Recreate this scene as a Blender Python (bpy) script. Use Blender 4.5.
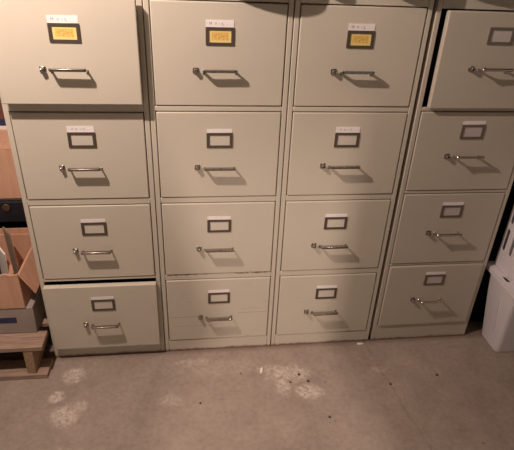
import bpy, bmesh, math, random
from mathutils import Vector, Matrix
random.seed(7)
scene = bpy.context.scene
for o in list(bpy.data.objects):
    bpy.data.objects.remove(o)
COL = scene.collection

# ------------------------------------------------------------------ camera
yaw, pitch, roll = math.radians(8.15551295), math.radians(29.55705035), math.radians(2.67124502)
F = Vector((math.sin(yaw)*math.cos(pitch), math.cos(yaw)*math.cos(pitch), -math.sin(pitch)))
R0 = Vector((math.cos(yaw), -math.sin(yaw), 0))
U0 = R0.cross(F)
R = R0*math.cos(roll) + U0*math.sin(roll)
U = -R0*math.sin(roll) + U0*math.cos(roll)
cd = bpy.data.cameras.new('camera')
cam = bpy.data.objects.new('camera', cd)
COL.objects.link(cam)
M = Matrix(((R.x, U.x, -F.x, 0.12426), (R.y, U.y, -F.y, -1.52927), (R.z, U.z, -F.z, 1.45113), (0, 0, 0, 1)))
cam.matrix_world = M
cd.sensor_fit = 'HORIZONTAL'
cd.sensor_width = 36.0
cd.lens = 502.9747/514*36.0
cd.clip_start = 0.02
scene.camera = cam

# ------------------------------------------------------------------ world + lights
world = bpy.data.worlds.new('world')
scene.world = world
world.use_nodes = True
bg = world.node_tree.nodes['Background']
bg.inputs[0].default_value = (0.88, 0.84, 0.72, 1)
bg.inputs[1].default_value = 0.22

def point_light(name, loc, power, colour, radius):
    ld = bpy.data.lights.new(name, 'POINT')
    ld.energy = power
    ld.color = colour
    ld.shadow_soft_size = radius
    lo = bpy.data.objects.new(name, ld)
    lo.location = loc
    COL.objects.link(lo)
    return lo
point_light('ceiling_bulb', (-0.52, -0.61, 1.98), 86.0, (1.0, 0.80, 0.69), 0.022)
point_light('far_ceiling_bulb', (1.2, -3.1, 2.1), 200.0, (1.0, 0.79, 0.68), 0.005)

vs = scene.view_settings
vs.view_transform = 'Standard'
vs.look = 'None'
vs.exposure = 0.0
vs.gamma = 1.0
vs.use_curve_mapping = False

# ------------------------------------------------------------------ materials
class NT:
    """tiny node-graph helper"""
    def __init__(self, name):
        self.m = bpy.data.materials.new(name)
        self.m.use_nodes = True
        self.t = self.m.node_tree
        self.b = self.t.nodes['Principled BSDF']
        self.tc = self.t.nodes.new('ShaderNodeTexCoord')
    def n(self, kind, **kw):
        nd = self.t.nodes.new(kind)
        for k, v in kw.items():
            setattr(nd, k, v)
        return nd
    def l(self, a, b):
        self.t.links.new(a, b)
    def noise(self, scale, detail=4, rough=0.55, vec=None, dist=0.0, stretch=None):
        nd = self.n('ShaderNodeTexNoise')
        nd.inputs['Scale'].default_value = scale
        nd.inputs['Detail'].default_value = detail
        nd.inputs['Roughness'].default_value = rough
        nd.inputs['Distortion'].default_value = dist
        src = vec or self.tc.outputs['Object']
        if stretch:
            mp = self.n('ShaderNodeMapping')
            mp.inputs['Scale'].default_value = stretch
            self.l(src, mp.inputs[0])
            src = mp.outputs[0]
        self.l(src, nd.inputs['Vector'])
        return nd.outputs['Fac']
    def ramp(self, fac, stops):
        r = self.n('ShaderNodeValToRGB')
        el = r.color_ramp.elements
        while len(el) < len(stops):
            el.new(0.5)
        for e, (p, c) in zip(el, stops):
            e.position = p
            e.color = (*c, 1) if len(c) == 3 else c
        self.l(fac, r.inputs[0])
        return r.outputs[0]
    def mask(self, fac, lo, hi):
        r = self.n('ShaderNodeMapRange')
        r.interpolation_type = 'SMOOTHSTEP'
        r.inputs[1].default_value = lo
        r.inputs[2].default_value = hi
        self.l(fac, r.inputs[0])
        return r.outputs[0]
    def mix(self, fac, a, b, blend='MIX'):
        m = self.n('ShaderNodeMix', data_type='RGBA', blend_type=blend)
        for sock, v in ((m.inputs[0], fac), (m.inputs[6], a), (m.inputs[7], b)):
            if isinstance(v, (int, float)):
                sock.default_value = v
            elif isinstance(v, tuple):
                sock.default_value = (*v, 1)
            else:
                self.l(v, sock)
        return m.outputs[2]
    def math(self, op, a, b=None, c=None):
        m = self.n('ShaderNodeMath', operation=op)
        for i, v in enumerate((a, b, c)):
            if v is None:
                continue
            if isinstance(v, (int, float)):
                m.inputs[i].default_value = v
            else:
                self.l(v, m.inputs[i])
        return m.outputs[0]
    def bump(self, h, strength=0.2, dist=0.002):
        b = self.n('ShaderNodeBump')
        b.inputs['Strength'].default_value = strength
        b.inputs['Distance'].default_value = dist
        self.l(h, b.inputs['Height'])
        self.l(b.outputs[0], self.b.inputs['Normal'])
    def col(self, c):
        if isinstance(c, tuple):
            self.b.inputs['Base Color'].default_value = (*c, 1)
        else:
            self.l(c, self.b.inputs['Base Color'])
    def set(self, rough=0.5, metal=0.0, spec=0.5):
        self.b.inputs['Roughness'].default_value = rough
        self.b.inputs['Metallic'].default_value = metal
        self.b.inputs['Specular IOR Level'].default_value = spec
        return self.m

def blob(g, cx, cy, rx, ry, wob, world_xy=True):
    """soft irregular patch mask around (cx,cy) on the floor, broken up by noise"""
    sep = g.n('ShaderNodeSeparateXYZ')
    g.l(g.tc.outputs['Object'], sep.inputs[0])
    dx = g.math('DIVIDE', g.math('SUBTRACT', sep.outputs[0], cx), rx)
    dy = g.math('DIVIDE', g.math('SUBTRACT', sep.outputs[1], cy), ry)
    d = g.math('ADD', g.math('MULTIPLY', dx, dx), g.math('MULTIPLY', dy, dy))
    d = g.math('SQRT', d)
    d = g.math('ADD', d, g.math('MULTIPLY', g.math('SUBTRACT', wob, 0.5), 2.2))
    return g.mask(d, 1.15, 0.45)

def mat_paint(name, base, dirt_c, worn=False):
    g = NT(name)
    big = g.noise(3.0, 3)
    c = g.mix(g.mask(big, 0.3, 0.75), base, tuple(x*0.94 for x in base))
    # scuffs and grime, more of it low on the cabinet
    geo = g.n('ShaderNodeNewGeometry')
    sep = g.n('ShaderNodeSeparateXYZ')
    g.l(geo.outputs['Position'], sep.inputs[0])
    low = g.mask(sep.outputs[2], 0.55, 0.0)
    n2 = g.noise(14, 6, 0.7, stretch=(1, 1, 3.5))
    scuff = g.math('MULTIPLY', g.mask(n2, 0.60, 0.74), g.math('ADD', g.math('MULTIPLY', low, 0.5), 0.06))
    c = g.mix(scuff, c, dirt_c)
    n3 = g.noise(60, 3, 0.6, stretch=(0.25, 1, 3))
    chip = g.math('MULTIPLY', g.mask(n3, 0.72, 0.76), g.math('MULTIPLY', low, 0.7))
    c = g.mix(chip, c, (0.10, 0.05, 0.03))
    if worn:
        def band(z0, hw, x0, x1, k, n_scale, lo, hi):
            bz = g.mask(g.math('ABSOLUTE', g.math('SUBTRACT', sep.outputs[2], z0)), hw, hw*.6)
            bx = g.math('MULTIPLY', g.mask(sep.outputs[0], x0-.01, x0), g.mask(sep.outputs[0], x1+.01, x1))
            nn = g.mask(g.noise(n_scale, 3, 0.7, vec=geo.outputs['Position'], stretch=(1, 1, 2)), lo, hi)
            return g.math('MULTIPLY', g.math('MULTIPLY', g.math('MULTIPLY', bz, bx), nn), k)
        for a_ in ((.371, .004, .03, .16, .75, 60, .50, .56), (.371, .004, .27, .40, .85, 70, .46, .54), (.175, .0013, .02, .12, .5, 8, .3, .5),
                   (.185, .0013, .29, .39, .45, 8, .3, .5), (.130, .001, .05, .2, .35, 8, .35, .5), (.205, .001, .30, .36, .4, 8, .3, .5)):
            c = g.mix(band(*a_), c, (0.13, 0.07, 0.04))
    # rust line where the plinth meets the damp floor
    n4 = g.noise(30, 4)
    rl = g.mask(g.math('ADD', sep.outputs[2], g.math('MULTIPLY', n4, -0.02)), 0.004, -0.006)
    c = g.mix(g.math('MULTIPLY', rl, 0.8), c, (0.16, 0.06, 0.03))
    g.col(c)
    g.bump(g.noise(220, 2), 0.08, 0.0006)
    return g.set(0.42, 0.0, 0.4)

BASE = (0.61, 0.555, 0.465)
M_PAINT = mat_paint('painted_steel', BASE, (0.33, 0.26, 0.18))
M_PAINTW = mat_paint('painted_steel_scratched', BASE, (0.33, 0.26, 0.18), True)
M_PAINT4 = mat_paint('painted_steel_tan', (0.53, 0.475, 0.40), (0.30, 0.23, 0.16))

g = NT('drawer_dark_inside'); g.col((0.05, 0.042, 0.032)); M_INNER = g.set(0.7)
g = NT('chrome'); g.col(g.mix(g.mask(g.noise(60, 3), 0.4, 0.7), (0.40, 0.37, 0.34), (0.28, 0.25, 0.23))); M_CHROME = g.set(0.20, 1.0)
g = NT('bright_chrome'); g.col((0.62, 0.58, 0.55)); M_CHROME4 = g.set(0.22, 1.0)
g = NT('dark_bronze_frame'); g.col(g.mix(g.noise(90, 2), (0.10, 0.078, 0.064), (0.17, 0.13, 0.105))); M_FRAME = g.set(0.38, 0.55)
g = NT('worn_steel_frame'); g.col(g.mix(g.noise(90, 2), (0.22, 0.18, 0.15), (0.34, 0.29, 0.25))); M_FRAME4 = g.set(0.33, 0.75)
g = NT('blank_card'); g.col(g.mix(g.noise(40, 2), (0.66, 0.61, 0.53), (0.58, 0.53, 0.45))); M_CARD = g.set(0.5)
g = NT('white_card'); g.col(g.mix(g.noise(40, 2), (0.62, 0.57, 0.55), (0.52, 0.47, 0.45))); M_CARDW = g.set(0.35)

g = NT('pale_mauve_card'); g.col((0.55, 0.47, 0.47)); M_CARDP = g.set(0.4)
def mat_yellow():
    g = NT('yellow_printed_card')
    sep = g.n('ShaderNodeSeparateXYZ'); g.l(g.tc.outputs['Object'], sep.inputs[0])
    ax = g.math('ABSOLUTE', sep.outputs[0]); az = g.math('ABSOLUTE', sep.outputs[2])
    inside = g.math('MULTIPLY', g.mask(ax, 0.027, 0.021), g.mask(az, 0.0125, 0.008))
    n = g.noise(170, 4, 0.7, stretch=(1, 1, 1.4))
    m = g.math('MULTIPLY', inside, g.mask(n, 0.36, 0.60))
    g.col(g.mix(m, (0.86, 0.66, 0.24), (0.66, 0.34, 0.05)))
    return g.set(0.5)
M_YEL = mat_yellow()

def mat_tape():
    g = NT('white_label_tape')
    n = g.noise(260, 3, 0.7, stretch=(1.0, 1, 0.5))
    sep = g.n('ShaderNodeSeparateXYZ'); g.l(g.tc.outputs['Object'], sep.inputs[0])
    az = g.math('ABSOLUTE', sep.outputs[2])
    m = g.math('MULTIPLY', g.mask(n, 0.55, 0.64), g.mask(az, 0.0045, 0.002))
    g.col(g.mix(g.math('MULTIPLY', m, 0.4), (0.90, 0.84, 0.83), (0.33, 0.28, 0.30)))
    return g.set(0.45)
M_TAPE = mat_tape()
g = NT('pen_ink'); g.col((0.46, 0.41, 0.45)); M_INK = g.set(0.6)

def mat_floor():
    g = NT('stained_concrete')
    a = g.noise(1.6, 6, 0.6)
    b = g.noise(9, 8, 0.65)
    c_ = g.noise(55, 6, 0.7)
    c = g.ramp(a, [(0.30, (0.295, 0.235, 0.200)), (0.52, (0.340, 0.272, 0.233)), (0.72, (0.385, 0.312, 0.270))])
    c = g.mix(0.75, c, g.ramp(b, [(0.28, (0.41, 0.39, 0.38)), (0.5, (0.5, 0.5, 0.5)), (0.72, (0.60, 0.59, 0.58))]), 'OVERLAY')
    c = g.mix(0.45, c, g.ramp(c_, [(0.3, (0.33, 0.31, 0.30)), (0.5, (0.5, 0.5, 0.5)), (0.7, (0.64, 0.63, 0.62))]), 'OVERLAY')
    # pale plaster spills
    w = g.noise(12, 9, 0.85)
    w2 = g.noise(60, 9, 0.8)
    spl = None
    for cx, cy, rx, ry, s in ((0.40, -0.125, 0.07, 0.028, .55), (0.47, -0.155, 0.10, 0.05, .8), (0.53, -0.25, 0.06, 0.035, .95), (0.44, -0.21, 0.035, 0.06, .8),
                              (-0.335, -0.10, 0.05, 0.045, .8), (-0.375, -0.20, 0.032, 0.03, 1.0), (-0.335, -0.285, 0.05, 0.055, .85), (-0.29, -0.245, 0.03, 0.03, .6),
                              (0.10, -0.07, 0.09, 0.03, .45), (-0.33, -0.44, 0.16, 0.03, .3), (0.02, -0.25, 0.05, 0.03, .4), (0.83, -0.16, 0.04, 0.02, .4), (0.20, -0.10, 0.2, 0.05, .25)):
        m = g.math('MULTIPLY', blob(g, cx, cy, rx, ry, w), s*.72)
        spl = m if spl is None else g.math('MAXIMUM', spl, m)
    spl = g.math('MULTIPLY', spl, g.mask(w2, 0.38, 0.62))
    c = g.mix(spl, c, (0.86, 0.75, 0.67))
    # small dark specks
    v = g.n('ShaderNodeTexVoronoi'); v.inputs['Scale'].default_value = 15
    g.l(g.tc.outputs['Object'], v.inputs['Vector'])
    sp = g.math('MULTIPLY', g.mask(v.outputs['Distance'], 0.075, 0.045), g.mask(g.noise(9, 2), 0.52, 0.60))
    c = g.mix(g.math('MULTIPLY', sp, 0.75), c, (0.085, 0.065, 0.05))
    # hairline crack running towards the camera
    sep = g.n('ShaderNodeSeparateXYZ'); g.l(g.tc.outputs['Object'], sep.inputs[0])
    wob = g.math('MULTIPLY', g.math('SUBTRACT', g.noise(7, 5, 0.6), 0.5), 0.05)
    line = g.math('SUBTRACT', sep.outputs[0], g.math('ADD', wob, g.math('ADD', 0.815, g.math('MULTIPLY', sep.outputs[1], -0.14))))
    crk = g.math('MULTIPLY', g.mask(g.math('ABSOLUTE', line), 0.007, 0.001), g.mask(g.noise(13, 3), 0.36, 0.52))
    c = g.mix(g.math('MULTIPLY', crk, 0.22), c, (0.13, 0.10, 0.08))
    # darker brown along the foot of the cabinets
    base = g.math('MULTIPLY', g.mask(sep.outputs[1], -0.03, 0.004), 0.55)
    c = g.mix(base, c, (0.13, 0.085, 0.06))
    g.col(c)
    h = g.math('ADD', g.math('MULTIPLY', c_, 0.4), g.math('MULTIPLY', b, 0.8))
    g.bump(h, 0.45, 0.004)
    return g.set(0.78, 0.0, 0.3)
M_FLOOR = mat_floor()

def mat_simple(name, a, b, scale, rough=0.8, stretch=None, bump=0.1, metal=0.0):
    g = NT(name)
    n = g.noise(scale, 5, 0.6, stretch=stretch)
    g.col(g.mix(g.mask(n, 0.3, 0.7), a, b))
    g.bump(n, bump, 0.002)
    return g.set(rough, metal)
M_WALL = mat_simple('basement_wall', (0.18, 0.17, 0.14), (0.14, 0.13, 0.11), 4, 0.9)
M_CEIL = mat_simple('ceiling_boards', (0.20, 0.17, 0.13), (0.15, 0.13, 0.10), 3, 0.9, (1, 8, 1))
M_WALLD = mat_simple('dark_panel_wall', (0.035, 0.027, 0.022), (0.022, 0.018, 0.016), 6, 0.85)
M_BLACK = mat_simple('matt_black', (0.006, 0.006, 0.006), (0.009, 0.009, 0.009), 9, 0.95)
M_BLACK.node_tree.nodes['Principled BSDF'].inputs['Specular IOR Level'].default_value = 0.1
M_CARDBOARD = mat_simple('cardboard', (0.62, 0.36, 0.245), (0.55, 0.305, 0.20), 9, 0.85, (6, 6, 0.6), 0.15)
M_CARDIN = mat_simple('cardboard_raw_edge', (0.62, 0.40, 0.27), (0.55, 0.33, 0.22), 50, 0.85)
M_GREYBOX = mat_simple('grey_carton', (0.36, 0.30, 0.265), (0.30, 0.25, 0.22), 7, 0.75)
M_PALLET = mat_simple('pallet_wood', (0.42, 0.29, 0.22), (0.25, 0.165, 0.125), 14, 0.85, (0.8, 9, 9), 0.4)
M_STRINGER = mat_simple('pallet_wood_brown', (0.42, 0.28, 0.17), (0.28, 0.18, 0.11), 14, 0.85, (9, 0.8, 5), 0.4)
M_BLUE = mat_simple('blue_print', (0.03, 0.035, 0.10), (0.02, 0.028, 0.08), 40, 0.5)
M_WHITE = mat_simple('white_paper', (0.80, 0.74, 0.70), (0.74, 0.68, 0.63), 40, 0.7)
M_RED = mat_simple('dark_red_cloth', (0.16, 0.06, 0.045), (0.12, 0.045, 0.03), 40, 0.7)
M_FOLDER = mat_simple('grey_brown_folder', (0.36, 0.27, 0.20), (0.28, 0.20, 0.145), 18, 0.7)
M_DARKBOOK = mat_simple('dark_brown_book', (0.09, 0.06, 0.045), (0.055, 0.038, 0.03), 22, 0.6)
M_RACK = mat_simple('dark_navy_steel', (0.012, 0.013, 0.020), (0.008, 0.008, 0.012), 20, 0.5)
M_BRONZE = mat_simple('tarnished_brass', (0.14, 0.08, 0.045), (0.09, 0.055, 0.035), 60, 0.5, metal=0.4)
M_TOTE = mat_simple('grey_plastic', (0.74, 0.69, 0.72), (0.69, 0.64, 0.67), 5, 0.5)
M_CHALK = mat_simple('chalk_white', (0.90, 0.84, 0.78), (0.82, 0.75, 0.68), 80, 0.8)
M_TARP = mat_simple('brown_canvas', (0.13, 0.10, 0.07), (0.09, 0.07, 0.05), 30, 0.9)

# ------------------------------------------------------------------ mesh helpers
def box(bm, x0, x1, y0, y1, z0, z1):
    vs_ = [bm.verts.new((x, y, z)) for x in (x0, x1) for y in (y0, y1) for z in (z0, z1)]
    fs = [(0, 1, 3, 2), (4, 6, 7, 5), (0, 4, 5, 1), (2, 3, 7, 6), (0, 2, 6, 4), (1, 5, 7, 3)]
    for f in fs:
        bm.faces.new([vs_[i] for i in f])
    return vs_

def hexa(bm, pts):
    """8 points: bottom ring of four then top ring of four"""
    v = [bm.verts.new(p) for p in pts]
    for f in ((0, 3, 2, 1), (4, 5, 6, 7), (0, 1, 5, 4), (1, 2, 6, 5), (2, 3, 7, 6), (3, 0, 4, 7)):
        bm.faces.new([v[i] for i in f])
    return v

def tube(bm, path, r, seg=10, closed_ends=True):
    rings = []
    n = len(path)
    for i, p in enumerate(path):
        p = Vector(p)
        a = Vector(path[max(0, i-1)]); b = Vector(path[min(n-1, i+1)])
        d = (b-a).normalized()
        up = Vector((0, 0, 1)) if abs(d.z) < 0.9 else Vector((0, 1, 0))
        s = d.cross(up).normalized(); t = s.cross(d).normalized()
        rings.append([bm.verts.new(p + (s*math.cos(2*math.pi*k/seg) + t*math.sin(2*math.pi*k/seg))*r) for k in range(seg)])
    for a, b in zip(rings, rings[1:]):
        for k in range(seg):
            bm.faces.new((a[k], a[(k+1) % seg], b[(k+1) % seg], b[k]))
    if closed_ends:
        bm.faces.new(rings[0][::-1]); bm.faces.new(rings[-1])

def disc_rod(bm, c, axis, r, depth, seg=20):
    """solid cylinder from c along axis (unit Vector)"""
    axis = Vector(axis)
    tube(bm, [Vector(c), Vector(c)+axis*depth], r, seg)

def obj(name, bm, mat, parent=None, loc=(0, 0, 0), rot=(0, 0, 0), bevel=0.0, seg=2, smooth=True):
    bmesh.ops.recalc_face_normals(bm, faces=bm.faces[:])
    me = bpy.data.meshes.new(name)
    bm.to_mesh(me); bm.free()
    me.materials.append(mat)
    o = bpy.data.objects.new(name, me)
    COL.objects.link(o)
    o.location = loc
    o.rotation_euler = rot
    if parent:
        o.parent = parent
    if bevel:
        b = o.modifiers.new('bevel', 'BEVEL')
        b.width = bevel; b.segments = seg; b.limit_method = 'ANGLE'; b.angle_limit = math.radians(40)
        b.harden_normals = False
    if smooth:
        me.polygons.foreach_set('use_smooth', [True]*len(me.polygons))
        me.set_sharp_from_angle(angle=math.radians(35))
    return o

def B():
    return bmesh.new()

def empty(name, loc, rz=0, label=None, cat=None, group=None):
    o = bpy.data.objects.new(name, None)
    o.empty_display_size = 0.05
    COL.objects.link(o)
    o.location = loc; o.rotation_euler = (0, 0, rz)
    if label: o['label'] = label
    if cat: o['category'] = cat
    if group: o['group'] = group
    return o

def tag(o, label=None, cat=None, group=None, kind=None):
    if label: o['label'] = label
    if cat: o['category'] = cat
    if group: o['group'] = group
    if kind: o['kind'] = kind
    return o

def rounded(x0, x1, y0, y1, r, n=5):
    pts = []
    for cx, cy, a0 in ((x1-r, y1-r, 0), (x0+r, y1-r, 90), (x0+r, y0+r, 180), (x1-r, y0+r, 270)):
        for i in range(n+1):
            a = math.radians(a0 + 90*i/n)
            pts.append((cx + r*math.cos(a), cy + r*math.sin(a)))
    return pts

def plate_mesh(name, loops, thick):
    """flat plate with holes (first loop outer), lying in local XY, thickness centred on Z"""
    cu = bpy.data.curves.new(name, 'CURVE')
    cu.dimensions = '2D'; cu.fill_mode = 'BOTH'; cu.extrude = thick/2
    for lp in loops:
        s = cu.splines.new('POLY')
        s.points.add(len(lp)-1)
        for p, (x, y) in zip(s.points, lp):
            p.co = (x, y, 0, 1)
        s.use_cyclic_u = True
    tmp = bpy.data.objects.new(name, cu)
    COL.objects.link(tmp)
    bpy.context.view_layer.update()
    dg = bpy.context.evaluated_depsgraph_get()
    me = bpy.data.meshes.new_from_object(tmp.evaluated_get(dg))
    bpy.data.objects.remove(tmp)
    bpy.data.curves.remove(cu)
    return me

def plate(name, loops, thick, mat, parent, matrix):
    me = plate_mesh(name, loops, thick)
    me.name = name
    me.transform(matrix)
    me.materials.clear(); me.materials.append(mat)
    o = bpy.data.objects.new(name, me)
    COL.objects.link(o)
    o.parent = parent
    return o
# local XY -> world XZ (faces the camera, -Y)
XZ = Matrix(((1, 0, 0, 0), (0, 0, -1, 0), (0, 1, 0, 0), (0, 0, 0, 1)))
# local XY -> world YZ
YZ = Matrix(((0, 0, 1, 0), (1, 0, 0, 0), (0, 1, 0, 0), (0, 0, 0, 1)))

# ------------------------------------------------------------------ room
def struct(name, bm, mat):
    return tag(obj(name, bm, mat, smooth=False), kind='structure')
bm = B(); box(bm, -2.6, 3.0, -3.6, 1.0, -0.10, 0.0); struct('floor', bm, M_FLOOR)
bm = B(); box(bm, -2.6, 3.0, 0.80, 0.90, 0.0, 2.30); struct('wall_back', bm, M_WALL)
bm = B(); box(bm, -2.6, -2.5, -3.6, 0.80, 0.0, 2.30); struct('wall_left', bm, M_WALL)
bm = B(); box(bm, 2.9, 3.0, -3.6, 0.80, 0.0, 2.30); struct('wall_right', bm, M_WALL)
bm = B(); box(bm, -2.6, 3.0, -3.6, 0.90, 2.30, 2.40); struct('ceiling', bm, M_CEIL)

# lamp hood added to shape the far bulb's beam: unseen, with an opening between
def blade(name, pts):
    bm = B()
    f = [bm.verts.new((x, -2.900, z)) for x, z in pts]
    k = [bm.verts.new((x, -2.897, z)) for x, z in pts]
    bm.faces.new(f); bm.faces.new(k[::-1])
    n = len(pts)
    for i in range(n):
        bm.faces.new((f[i], f[(i+1) % n], k[(i+1) % n], k[i]))
    return bm
panels = empty('light_blocker', (0, 0, 0), 0, 'unseen added hood hanging from the ceiling around the far bulb', 'blocker')
obj('blocker_blade', blade('a', [(1.0542, 2.2995), (1.1254, 2.0076), (1.1352, 1.9676), (1.100, 1.935), (.90, 1.88), (.70, 1.88), (.70, 2.2995)]), M_WALLD, panels, smooth=False)
bm = B(); box(bm, 1.05, 1.35, -3.042, -3.040, 2.0765, 2.2995); obj('blocker_blade', bm, M_WALLD, panels, smooth=False)
obj('blocker_blade', blade('b', [(1.1658, 1.60), (1.1658, 2.2995), (1.70, 2.2995), (1.70, 1.60)]), M_WALLD, panels, smooth=False)
# ------------------------------------------------------------------ filing cabinets
DEPTH = 0.66
TOP = 1.345
def handle_mesh(w=0.100, h=0.0330):
    """bail pull: square-section bar with two bent legs and small foot pads"""
    bm = B()
    w = w/2
    hz, t = .0038, .0115
    pr = [(-w, 0), (-w, -h+.004), (-w+.004, -h), (w-.004, -h), (w, -h+.004), (w, 0),
          (w-.004, 0), (w-.004, -h+t+.002), (w-.006, -h+t), (-w+.006, -h+t), (-w+.004, -h+t+.002), (-w+.004, 0)]
    drop = lambda y: -.010*(1-min(1, -y/.020))     # legs rise from the face to the bar
    lo = [bm.verts.new((x, y, -hz+drop(y))) for x, y in pr]
    hi = [bm.verts.new((x, y, hz+drop(y))) for x, y in pr]
    n = len(pr)
    for i in range(n):
        bm.faces.new((lo[i], lo[(i+1) % n], hi[(i+1) % n], hi[i]))
    for L, idx in ((lo, 1), (hi, -1)):
        for quad in ((0, 1, 10, 11), (1, 2, 9, 10), (2, 3, 8, 9), (3, 4, 7, 8), (4, 5, 6, 7)):
            bm.faces.new([L[k] for k in quad[::idx]])
    for s_ in (-1, 1):
        box(bm, s_*(w-.002)-.0035, s_*(w-.002)+.0035, -.0012, 0, -.016, -.005)
    return bm
def round_handle_mesh(w=0.090, h=0.030):
    """slim round bar between two rounded chrome ends"""
    bm = B()
    w = w/2
    tube(bm, [(-w, -h, 0), (w, -h, 0)], .0052, 14)
    for s_ in (-1, 1):
        tube(bm, [(s_*w, 0, -.010), (s_*w, -h*.5, -.005), (s_*w, -h, 0)], .0034, 10)
        tube(bm, [(s_*w, 0, -.010), (s_*w, -.002, -.010)], .007, 14)
        m = Matrix.Translation((s_*w, -h, 0)) @ Matrix.Diagonal((1, 1, 1, 1))
        bmesh.ops.create_uvsphere(bm, u_segments=14, v_segments=10, radius=.0072 if s_ < 0 else .0058, matrix=m)
    return bm
def latch_mesh():
    bm = B()
    box(bm, -.0085, .0085, -.004, 0.0, -.0085, .0085)
    # thumb lever rising away from the plate
    hexa(bm, [(-.0065, -.004, -.006), (.0055, -.004, -.006), (.0055, -.004, .007), (-.0065, -.004, .007),
              (-.0045, -.017, -.005), (.0065, -.015, -.005), (.0065, -.015, .004), (-.0045, -.017, .004)])
    return bm

def proto_mesh(name, bm, mat, bevel=0):
    o = obj(name, bm, mat, bevel=bevel)
    return o

def drawer_parts(t, w, zb, zt, cx, px, dy, mats, card, tape_big, tape, hz, lz, open_tray, ink):
    """t: cabinet empty; drawer object origin at its lower middle front"""
    paint, framem = mats
    bm = B()
    h = zt-zb
    # face: shallow pan with folded edges
    box(bm, -w/2, w/2, -.003, .019, 0, h)
    d = obj('drawer', bm, paint, t, (cx, dy, zb), bevel=0.0028, seg=3)
    # tray behind the face
    bm = B()
    tw = w/2-.012
    L = 0.60
    box(bm, -tw, -tw+.003, .0195, L, .012, h*0.78)
    box(bm, tw-.003, tw, .0195, L, .012, h*0.78)
    box(bm, -tw+.003, tw-.003, .0195, L, .010, .014)
    box(bm, -tw+.003, tw-.003, L-.003, L, .014, h*0.6)
    obj('tray', bm, M_INNER, d, smooth=False)
    hx = px-cx
    # handle
    obj('handle', round_handle_mesh() if mats[0] is M_PAINT4 else handle_mesh(), M_CHROME4 if mats[0] is M_PAINT4 else M_CHROME, d, (hx, -.003, hz-zb), (random.uniform(-.03, .03), 0, random.uniform(-.01, .01)), bevel=0 if mats[0] is M_PAINT4 else .0012)['label'] = 'chrome bail pull handle'
    # latch
    obj('thumb_latch', latch_mesh(), M_CHROME, d, (hx-.072, -.003, hz-zb-.004), (0, random.uniform(-.1, .1), 0), bevel=.0015)['label'] = 'small chrome thumb latch'
    # label frame
    fw, fh, b = 0.083, 0.050, 0.0096
    fr = plate('label_frame', [rounded(-fw/2, fw/2, -fh/2, fh/2, .002), rounded(-fw/2+b, fw/2-b, -fh/2+b*0.85, fh/2-b*0.85, .001)], 0.0020, framem, d, XZ)
    fr.location = (hx, -.0046, lz-zb)
    fr['label'] = 'dark metal label frame'
    bm = B(); box(bm, -fw/2+.004, fw/2-.004, -.0006, 0, -fh/2+.004, fh/2-.004)
    cardm = {'yellow': M_YEL, 'white': M_CARDW, 'pink': M_CARDP}.get(card, M_CARD)
    cdo = obj('label_card', bm, cardm, d, (hx, -.0031, lz-zb), smooth=False)
    if card == 'yellow':
        cdo['label'] = 'yellow printed card'
    if tape:
        th = .0195 if tape_big else .0125
        bm = B()
        tz = lz-zb+fh/2+th/2
        box(bm, -.0405, .0400, -.0006, 0, -th/2, th/2)
        tp = obj('label_tape', bm, M_TAPE, d, (hx-.0005, -.0034, tz), (0, random.uniform(-.02, .02), 0), smooth=False)
        tp['label'] = 'white label tape with faint writing'
        if ink:
            # a few short pen strokes
            bm = B()
            for (a, c, e, f) in ink:
                p, q_ = Vector((a, 0, c)), Vector((e, 0, f))
                dd = (q_-p).normalized(); s = Vector((-dd.z, 0, dd.x))*0.0007
                vv = [bm.verts.new(v + Vector((0, -.0009, 0))) for v in (p-s, q_-s, q_+s, p+s)]
                bm.faces.new(vv)
                vv2 = [bm.verts.new(v + Vector((0, -.0007, 0))) for v in (p-s, q_-s, q_+s, p+s)]
                bm.faces.new(vv2[::-1])
            wr = obj('handwriting', bm, M_INK, d, (hx-.0005, -.0034, tz), smooth=False)
    return d

INK_A = [(-.030, -.004, -.030, .004), (-.030, .004, -.027, -.001), (-.027, -.001, -.024, .004), (-.024, .004, -.024, -.004),
         (-.015, .003, -.012, -.003), (-.012, -.003, -.009, .003), (-.003, -.001, .001, -.001), (.007, .004, .007, -.004), (.007, -.004, .012, -.004)]
INK_B = [(-.028, .003, -.020, .003), (-.028, -.002, -.021, -.002), (-.014, -.003, -.012, .003), (-.012, .003, -.009, -.003), (-.002, -.001, .002, 0), (.007, .003, .013, .003), (.008, -.003, .014, -.002)]

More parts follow.
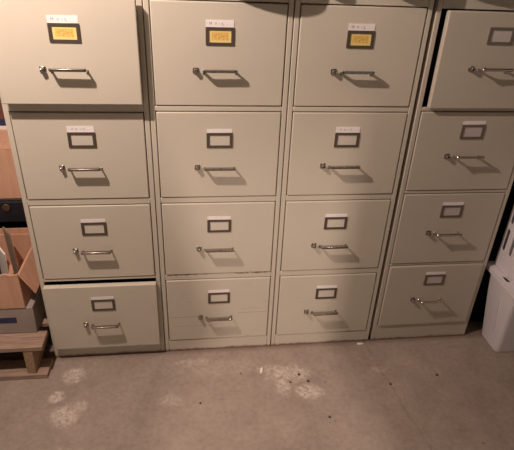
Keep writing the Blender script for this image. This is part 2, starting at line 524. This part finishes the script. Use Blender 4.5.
def cabinet(x0, x1, rows, header, label, paint, framem, handles, frames, cards, tape_bigs, opens, px, y=0.0, shifts=(0, 0, 0, 0), gaps=(0, 0, 0, 0)):
    """rows: four (zb, zt) face extents from the top; x0..x1 outer width"""
    cx = (x0+x1)/2
    t = empty('filing_cabinet', (cx, y, 0), 0, label, 'filing cabinet', 'beige four-drawer filing cabinets in a row')
    w = x1-x0
    bm = B()
    st = 0.0155            # stile
    ft = 0.016             # flange depth
    hw = w/2
    # sides, back, top, base
    box(bm, -hw, -hw+.004, ft, DEPTH, 0, TOP)
    box(bm, hw-.004, hw, ft, DEPTH, 0, TOP)
    box(bm, -hw+.004, hw-.004, DEPTH-.004, DEPTH, 0, TOP)
    box(bm, -hw+.004, hw-.004, ft, DEPTH-.004, TOP-.004, TOP)
    box(bm, -hw+.004, hw-.004, ft, DEPTH-.004, .030, .034)
    # front flanges as one welded frame: stiles, header, rails, plinth
    box(bm, -hw, -hw+st, 0, ft, 0, TOP)
    box(bm, hw-st, hw, 0, ft, 0, TOP)
    box(bm, -hw+st, hw-st, .0008, ft, rows[0][1]+.003, TOP)
    for k, (a, b) in enumerate(zip(rows, rows[1:])):
        box(bm, -hw+st, hw-st, .0004, ft, b[1]+.0028+gaps[k+1], a[0]-.0028)
    box(bm, -hw+st, hw-st, .0008, ft, 0, rows[3][0]-.0028)
    obj('cabinet_body', bm, paint, t, bevel=0.0022, seg=2)
    # dark liner seen through open gaps
    bm = B()
    box(bm, -hw+.005, hw-.005, DEPTH-.010, DEPTH-.006, .040, TOP-.01)
    for (a, b) in zip(rows, rows[1:]):
        zc = (b[1]+a[0])/2
        box(bm, -hw+.006, -hw+.018, ft+.004, DEPTH-.02, zc-.012, zc+.012)
        box(bm, hw-.018, hw-.006, ft+.004, DEPTH-.02, zc-.012, zc+.012)
    obj('slide_rails', bm, M_INNER, t, smooth=False)
    for i, (zb, zt) in enumerate(rows):
        ov = 0
        dw = w-2*st-.0055
        if opens[i] > 0.005:
            dw = w-2*st+.002
        sh = shifts[i]
        dw -= abs(sh)
        d = drawer_parts(t, dw, zb, zt, sh/2, px-cx, -opens[i], (paint, framem), cards[i], tape_bigs[i], tape=cards[i] != 'white',
                         hz=handles[i], lz=frames[i], open_tray=opens[i] > .005, ink=(INK_A if i % 2 == 0 else INK_B) if tape_bigs[i] else None)
    return t

R_STD = [(1.0020, 1.2955), (.6905, .9810), (.3750, .6650), (.0605, .3475)]
H_STD = [1.112, .8035, .491, .178]
L_STD = [1.2045, .8905, .577, .262]
R_1 = [(1.0130, 1.2990), (.6905, .9780), (.3750, .6640), (.0620, .3510)]
R_4 = [(1.0020, 1.2930), (.7010, .9850), (.3895, .6850), (.0845, .3765)]
H_4 = [1.133, .836, .5305, .2225]
L_4 = [1.2265, .918, .615, .311]

cabinet(-.427, -.0045, R_1, 0, 'beige filing cabinet at the far left beside the wooden pallet, top drawer slightly open', M_PAINT, M_FRAME,
        [1.117, .806, .497, .186], [1.210, .893, .577, .268], ['yellow', 'plain', 'plain', 'plain'], [True, True, False, False], [.034, -.0005, -.0005, .021], -.2125, gaps=(0, 0, 0, .008))
cabinet(-.0020, .4210, R_STD, 0, 'beige filing cabinet second from the left, with a scratched bottom drawer', M_PAINTW, M_FRAME,
        H_STD, L_STD, ['yellow', 'plain', 'plain', 'plain'], [True, False, False, False], [-.0005]*4, .2105)
cabinet(.4240, .8375, R_STD, 0, 'beige filing cabinet third from the left, with a dark gap to its right', M_PAINT, M_FRAME,
        [1.114, .805, .491, .182], L_STD, ['yellow', 'plain', 'plain', 'plain'], [True, True, False, False], [-.0005]*4, .628)
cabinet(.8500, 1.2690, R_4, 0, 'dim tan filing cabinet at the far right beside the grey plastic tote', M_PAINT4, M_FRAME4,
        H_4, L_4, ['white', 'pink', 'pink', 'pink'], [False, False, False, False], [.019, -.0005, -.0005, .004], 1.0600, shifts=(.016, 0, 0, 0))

# canvas bundles lying on the cabinet tops; their front edges hang over and shade the headers
def bundle(x0, x1, over, hgt, name_label, seed):
    rnd = random.Random(seed)
    bm = B()
    n = 14
    rows_ = []
    for j, yy in enumerate((-over, -over*.5, 0.02, .15, .30)):
        r_ = []
        for i in range(n+1):
            x = x0+(x1-x0)*i/n
            e = math.sin(math.pi*i/n)
            r_.append((x, yy*(0.35+.65*e**.5) if yy < 0 else yy, TOP+.004+hgt*(.45+.55*e)*(.6 if j in (0, 4) else 1)+rnd.uniform(-.004, .004)))
        rows_.append(r_)
    top = [[bm.verts.new(p) for p in r_] for r_ in rows_]
    bot = [[bm.verts.new((p[0], p[1], TOP+.002)) for p in r_] for r_ in rows_]
    for A in (top, bot):
        for a, b in zip(A, A[1:]):
            for i in range(n):
                bm.faces.new((a[i], a[i+1], b[i+1], b[i]))
    for a, b in ((top[0], bot[0]), (top[-1], bot[-1])):
        for i in range(n):
            bm.faces.new((a[i], a[i+1], b[i+1], b[i]))
    for k in (0, n):
        for j in range(len(top)-1):
            bm.faces.new((top[j][k], top[j+1][k], bot[j+1][k], bot[j][k]))
    return tag(obj('canvas_bundle', bm, M_TARP), name_label, 'bundle', 'canvas bundles on the cabinet tops')
bundle(.20, .455, .075, .06, 'brown canvas bundle lying across the tops of the second and third cabinets', 1)
bundle(.47, .545, .045, .05, 'small brown canvas bundle in the middle of the third cabinet top', 2)
bundle(.67, .86, .055, .06, 'brown canvas bundle over the third and fourth cabinets', 3)
bundle(.90, 1.2, .045, .06, 'brown canvas bundle on the fourth cabinet top', 4)

# ------------------------------------------------------------------ left side: pallet, cartons, rack
t = empty('wooden_pallet', (-.429, -.100, 0), 0, 'rough wooden pallet on the floor left of the filing cabinets, under the grey carton', 'pallet')
def lx(x): return x+.429
def ly(y): return y+.100
for k, (y0, y1) in enumerate(((-.100, -.012), (.03, .12), (.16, .25), (.29, .38), (.42, .51))):
    bm = B(); box(bm, lx(-1.35), lx(-.4295), ly(y0), ly(y1), .131, .150)
    obj('deck_board', bm, M_PALLET, t, bevel=.002)
for k, (y0, y1) in enumerate(((-.106, -.020), (.16, .25), (.42, .51))):
    bm = B(); box(bm, lx(-1.35), lx(-.4295), ly(y0), ly(y1), 0, .020)
    obj('bottom_board', bm, M_PALLET, t, bevel=.002)
for x0 in (-.500, -.90, -1.34):
    bm = B(); box(bm, lx(x0), lx(x0+.032), ly(-.098), ly(.505), .0205, .1305)
    obj('stringer', bm, M_STRINGER, t, bevel=.002)

# grey carton with a blue strip
t = empty('carton', (-.68, -.022, .150), 0, 'grey carton with a dark blue strip, standing on the wooden pallet', 'box')
bm = B(); box(bm, -.24, .218, 0, .40, .0008, .118); obj('carton_body', bm, M_GREYBOX, t, bevel=.003)
bm = B(); box(bm, -.24, .155, -.0012, 0, .052, .076); obj('printed_strip', bm, M_BLUE, t, smooth=False)['label'] = 'dark blue printed strip'

# open cardboard box on the carton
BX1, BX0, BY0, BY1, BZ0, BZ1 = -.484, -.86, -.025, .26, .2692, .412
t = empty('cardboard_box', ((BX0+BX1)/2, BY0, BZ0), 0, 'open brown cardboard box full of folders, standing on the grey carton', 'box')
ox, oy, oz = (BX0+BX1)/2, BY0, BZ0
bm = B()
T = .004
def bl(x0, x1, y0, y1, z0, z1): box(bm, x0-ox, x1-ox, y0-oy, y1-oy, z0-oz, z1-oz)
bl(BX0, BX1, BY0, BY1, BZ0+.0005, BZ0+T)
bl(BX0, BX1, BY0, BY0+T, BZ0+T, BZ1)
bl(BX0, BX1, BY1-T, BY1, BZ0+T, BZ1)
bl(BX0, BX0+T, BY0+T, BY1-T, BZ0+T, BZ1)
bl(BX1-T, BX1, BY0+T, BY1-T, BZ0+T, BZ1)
obj('box_walls', bm, M_CARDBOARD, t, bevel=.001)
# back flap standing, with rounded worn corners
lp = rounded(BX0-ox+.005, BX1-ox-.002, BZ1-oz-.020, BZ1-oz+.024, .012)
fl = plate('back_flap', [lp], .004, M_CARDBOARD, t, XZ)
fl.location = (0, BY1-oy+.0025, 0)
# right flap folded outward and down
bm = B()
a0 = Vector((BX1-ox, 0.0, BZ1-oz)); a1 = Vector((BX1-ox, BY1-oy-.01, BZ1-oz))
dn = Vector((.042, 0, -.085))
nrm = Vector((.0036, 0, .0017))
hexa(bm, [a0+dn+Vector((0, .006, 0)), a1+dn, a1+dn+nrm, a0+dn+nrm+Vector((0, .006, 0)), a0, a1, a1+nrm, a0+nrm])
obj('side_flap', bm, M_CARDBOARD, t, bevel=.001)
# front flap folded flat down inside the front wall: torn pale rim
bm = B()
n = 40
prev = None
rnd = random.Random(3)
for i in range(n+1):
    x = BX0+(BX1-BX0)*i/n-ox
    z = BZ1-oz+rnd.uniform(0, .006)
    cur = [bm.verts.new((x, -.0008, BZ1-oz-.004)), bm.verts.new((x, -.0008, z)), bm.verts.new((x, .0055, z)), bm.verts.new((x, .0055, BZ1-oz-.004))]
    if prev:
        for k in range(3):
            bm.faces.new((prev[k], prev[k+1], cur[k+1], cur[k]))
    else:
        bm.faces.new(cur)
    prev = cur
bm.faces.new(prev[::-1])
obj('torn_rim', bm, M_CARDIN, t, smooth=False)['label'] = 'pale torn cardboard rim'

# things filed in the open box
def leaf(name, x, y, z, w, h, th, rx, ry, rz, mat, label, cat, group=None, edge=None):
    t = empty(name, (x, y, z), 0, label, cat, group)
    t.rotation_euler = (rx, ry, rz)
    bm = B(); box(bm, -th/2, -th/2+.0012, -w/2, w/2, 0, h); box(bm, th/2-.0012, th/2, -w/2, w/2, 0, h); box(bm, -th/2, th/2, w/2-.0012, w/2, 0, h)
    obj('cover', bm, mat, t, smooth=False)
    bm = B(); box(bm, -th/2+.0014, th/2-.0014, -w/2+.003, w/2-.002, .002, h-.003)
    obj('pages', bm, edge or M_WHITE, t, smooth=False)
    return t
GR = 'folders and books filed in the open box'
zf = BZ0+.005
leaf('folder', -.556, .150, zf, .070, .215, .005, -.04, .0, .60, M_FOLDER, 'tall grey-brown folder standing highest in the open cardboard box', 'folder', GR, M_FOLDER)
leaf('folder', -.572, .070, zf, .070, .180, .006, 0, .08, .60, M_WHITE, 'white paper folder leaning in the open box beside the tall grey-brown one', 'folder', GR)
leaf('book', -.612, .09, zf, .18, .165, .014, 0, .08, .2, M_DARKBOOK, 'dark brown book leaning left of the white folder in the open box', 'book', GR)
leaf('book', -.640, .09, zf, .18, .180, .014, 0, .08, .2, M_DARKBOOK, 'dark brown book at the left frame edge in the open box', 'book', GR)
leaf('folder', -.507, .04, zf, .07, .105, .008, 0, .04, .2, M_DARKBOOK, 'low dark folder against the right wall inside the open box', 'folder', GR, M_DARKBOOK)

# shelving rack with navy steel shelf, set back from the cabinet fronts
t = empty('shelving_rack', (-.45, .28, 0), 0, 'dark navy steel shelving rack left of the cabinets carrying a closed cardboard box', 'shelving rack')
bm = B(); box(bm, -1.2, 0, .0, .38, .542, .552); box(bm, -1.2, 0, 0, .010, .455, .542); obj('shelf', bm, M_RACK, t, bevel=.002)
for xx in (-.035, -1.2):
    bm = B(); box(bm, xx, xx+.035, .3805, .415, 0, 1.9); obj('upright', bm, M_RACK, t, bevel=.002)
    bm = B(); box(bm, xx, xx+.035, .36, .38, .46, .5415); obj('shelf_bracket', bm, M_RACK, t)
bm = B(); disc_rod(bm, (-.140, -.0004, .520), (0, -1, 0), .015, .006); obj('round_boss', bm, M_BRONZE, t, bevel=.002)['label'] = 'round tarnished brass boss'
bm = B(); box(bm, -1.9, -.46, .72, .74, 0, 1.6); tag(obj('backing_board', bm, M_WALLD, smooth=False), 'dark brown board standing behind the cartons and rack', 'board')

t = empty('cardboard_box', (-.66, .285, .5525), 0, 'closed brown cardboard box on the rack shelf, above the open box', 'box')
bm = B(); box(bm, -.2, .205, 0, .35, 0, .2015); obj('box_body', bm, M_CARDBOARD, t, bevel=.003)
bm = B(); box(bm, -.2, .205, -.0008, .352, .2017, .2032); obj('lid_flap', bm, M_CARDBOARD, t, smooth=False)
TZ = .5525+.2035
bm = B(); box(bm, -.15, .15, 0, .14, 0, .016); tag(obj('paper_pad', bm, M_WHITE, None, (-.620, .49, TZ), bevel=.001), 'white paper pad lying on the closed cardboard box under a blue book', 'paper pad')
t = empty('book', (-.628, .49, TZ+.0163), 0, 'dark blue book lying on the white paper pad at the left frame edge', 'book')
bm = B(); box(bm, -.15, .15, 0, .14, 0, .003); box(bm, -.15, .15, 0, .14, .023, .026); box(bm, -.15, .15, 0.0, .004, .003, .023); obj('cover', bm, M_BLUE, t, bevel=.0008)
bm = B(); box(bm, -.148, .146, .005, .137, .0032, .0228); obj('pages', bm, M_WHITE, t, smooth=False)
t = empty('carton', (-.628, .49, TZ+.0425), 0, 'small dark red carton stacked on the dark blue book', 'box')
bm = B(); box(bm, -.15, .147, 0, .14, 0, .10); obj('carton_body', bm, M_RED, t, bevel=.002)
bm = B(); box(bm, -.15, .147, -.0008, .1408, .082, .1012); obj('lid', bm, M_RED, t, bevel=.001)

# ------------------------------------------------------------------ right side: grey tote with a slotted crate in it
t = empty('storage_tote', (1.36, -.11, 0), 0, 'grey plastic tote with a wide rim, on the floor under the slotted crate', 'tote')
def frust(bm, x0, x1, y0, y1, z0, X0, X1, Y0, Y1, z1):
    hexa(bm, [(x0, y0, z0), (x1, y0, z0), (x1, y1, z0), (x0, y1, z0), (X0, Y0, z1), (X1, Y0, z1), (X1, Y1, z1), (X0, Y1, z1)])
ox, oy = 1.36, -.11
def tote_shell():
    bm = B()
    secs = []
    for z, e in ((0.0, 0.0), (.003, .004), (.02, .007), (.335, .043)):
        secs.append((z, e))
    rings = []
    for z, e in secs:
        lp = rounded(1.354-e-ox, 1.74+e-ox, -.108-e-oy, .010+e*.7-oy, .020, 6)
        rings.append([bm.verts.new((x, y, z)) for x, y in lp])
    inner = []
    for z, e in reversed(secs[2:]):
        lp = rounded(1.354-e+.004-ox, 1.74+e-.004-ox, -.108-e+.004-oy, .010+e*.7-.004-oy, .018, 6)
        rings.append([bm.verts.new((x, y, z)) for x, y in lp])
    for a, b in zip(rings, rings[1:]):
        n = len(a)
        for i in range(n):
            bm.faces.new((a[i], a[(i+1) % n], b[(i+1) % n], b[i]))
    bm.faces.new(rings[0]); bm.faces.new(rings[-1])
    return bm
obj('tote_body', tote_shell(), M_TOTE, t)
# moulded crease on the left wall (a shallow slanted rib)
bm = B()
def wallx(z): return 1.354-.007-(z-.02)/.315*.036-ox
hexa(bm, [(wallx(.09)-.006, -.078-oy, .09), (wallx(.09)+.001, -.078-oy, .09), (wallx(.09)+.001, -.072-oy, .09), (wallx(.09)-.006, -.072-oy, .09),
          (wallx(.25)-.006, -.073-oy, .25), (wallx(.25)+.001, -.073-oy, .25), (wallx(.25)+.001, -.067-oy, .25), (wallx(.25)-.006, -.067-oy, .25)])
obj('moulded_rib', bm, M_TOTE, t)
# rim: flange with hand-hole and downturned lip
fl = plate('rim_flange', [rounded(1.296-ox, 1.808-ox, -.185-oy, .044-oy, .016), rounded(1.334-ox, 1.772-ox, -.140-oy, .010-oy, .01),
                          rounded(1.302-ox, 1.319-ox, -.100-oy, -.064-oy, .008)], .005, M_TOTE, t, Matrix.Translation((0, 0, .352)))
bm = B()
lpO = rounded(1.293-ox, 1.811-ox, -.188-oy, .047-oy, .018, 6); lpI = rounded(1.297-ox, 1.807-ox, -.184-oy, .043-oy, .015, 6)
vo = [[bm.verts.new((x, y, z)) for x, y in lp] for lp, z in ((lpO, .330), (lpO, .3545), (lpI, .3545), (lpI, .330))]
for a, b in zip(vo, vo[1:]+vo[:1]):
    n = len(a)
    for i in range(n):
        bm.faces.new((a[i], a[(i+1) % n], b[(i+1) % n], b[i]))
obj('rim_lip', bm, M_TOTE, t, bevel=.001)

bm = B(); box(bm, 1.276, 1.96, .085, .10, 0, 1.25)  # added black panel standing in for the deep shade beyond the tote
tag(obj('dark_gap_panel', bm, M_BLACK, bevel=.002), 'added black panel darkening the gap behind the grey tote and slotted crate', 'board')
# crate nested in the tote: slotted walls
CX, CY0, CY1, CZ0, CZ1 = 1.322, -.160, .026, .3565, .76
t = empty('slotted_crate', (1.55, CY0, CZ0), 0, 'pale grey slotted plastic crate sitting on top of the grey tote', 'crate')
ox, oy, oz = 1.55, CY0, CZ0
def slot_wall(u0, u1, first, pitch, nslots):
    loops = [rounded(u0, u1, 0, CZ1-CZ0, .01)]
    for k in range(nslots):
        c = first+k*pitch
        for z0, z1 in ((.077, .170), (.194, .287)):
            loops.append(rounded(c-.0085, c+.0085, z0, z1, .008))
    return loops
def place_wall(loops, mtx, nm):
    plate(nm, loops, .004, M_TOTE, t, mtx)
place_wall(slot_wall(0, CY1-CY0, (-.0405-.045*2)-CY0,   .045, 4), Matrix.Translation((CX-ox, 0, 0)) @ YZ, 'side_wall')
place_wall(slot_wall(0, CY1-CY0, .04, .045, 4), Matrix.Translation((1.782-ox, 0, 0)) @ YZ, 'side_wall')
place_wall(slot_wall(CX-ox+.004, 1.782-ox-.004, CX-ox+.03, .045, 10), Matrix.Translation((0, .003, 0)) @ XZ, 'end_wall')
place_wall(slot_wall(CX-ox+.004, 1.782-ox-.004, CX-ox+.03, .045, 10), Matrix.Translation((0, CY1-CY0-.003, 0)) @ XZ, 'end_wall')
bm = B(); box(bm, CX-ox+.003, 1.782-ox-.003, .006, CY1-CY0-.006, .0, .004); obj('crate_floor', bm, M_TOTE, t)

bm = B()  # added black body inside the crate that keeps its slots dark
bmesh.ops.create_uvsphere(bm, u_segments=24, v_segments=16, radius=1)
rb = random.Random(11)
for v in bm.verts:
    e = 1+rb.uniform(-.03, .03)
    sq = lambda a: math.copysign(abs(a)**.45, a)
    v.co = Vector((sq(v.co.x)*.216*e, sq(v.co.y)*.080*e, sq(v.co.z)*.190*e))
tag(obj('crate_dark_filler', bm, M_BLACK, None, (1.552, -.067, .557)), 'added black bag filling the slotted crate, seen through its slots', 'filler')

# ------------------------------------------------------------------ floor debris
def chunk(name, x, y, s, seed, mat, label, cat, group=None, stretch=(1, 1, .6), rz=0):
    rnd = random.Random(seed)
    bm = B()
    bmesh.ops.create_icosphere(bm, subdivisions=2, radius=1)
    for v in bm.verts:
        k = 1+rnd.uniform(-.22, .22)
        v.co = Vector((v.co.x*s*stretch[0]*k, v.co.y*s*stretch[1]*k, v.co.z*s*stretch[2]*k))
    mz = min(v.co.z for v in bm.verts)
    for v in bm.verts:
        v.co.z = max(v.co.z, mz*.7)
    mz = min(v.co.z for v in bm.verts)
    for v in bm.verts:
        v.co.z -= mz
    return tag(obj(name, bm, mat, None, (x, y, 0), (0, 0, rz)), label, cat, group)
chunk('plaster_piece', .367, -.135, .0075, 1, M_CHALK, 'white sliver of plaster standing out on the floor before the second cabinet', 'plaster', None, (.75, 2.4, .8), -.25)
chunk('plaster_piece', .798, -.018, .008, 5, M_CHALK, 'pale plaster crumb at the foot of the third cabinet', 'plaster', None, (1.8, .7, .4))
for i, (x, y, s, lab) in enumerate((
        (.51, -.165, .005, 'dark crumb on the pale plaster stain, nearest the third cabinet'),
        (.54, -.20, .0055, 'dark crumb on the right edge of the pale plaster stain'),
        (.47, -.20, .004, 'dark crumb in the middle of the pale plaster stain'),
        (.13, -.27, .004, 'dark crumb on bare floor in front of the second cabinet'),
        (.58, -.37, .0045, 'dark crumb at the bottom edge of the photo, right of the plaster stain'),
        (.85, -.24, .005, 'dark crumb beside the crack in the floor'),
        (1.05, -.21, .005, 'dark crumb on bare floor in front of the fourth cabinet'))):
    chunk('grit', x, y, s, 20+i, M_DARKBOOK, lab, 'crumb', 'dark crumbs on the concrete floor')
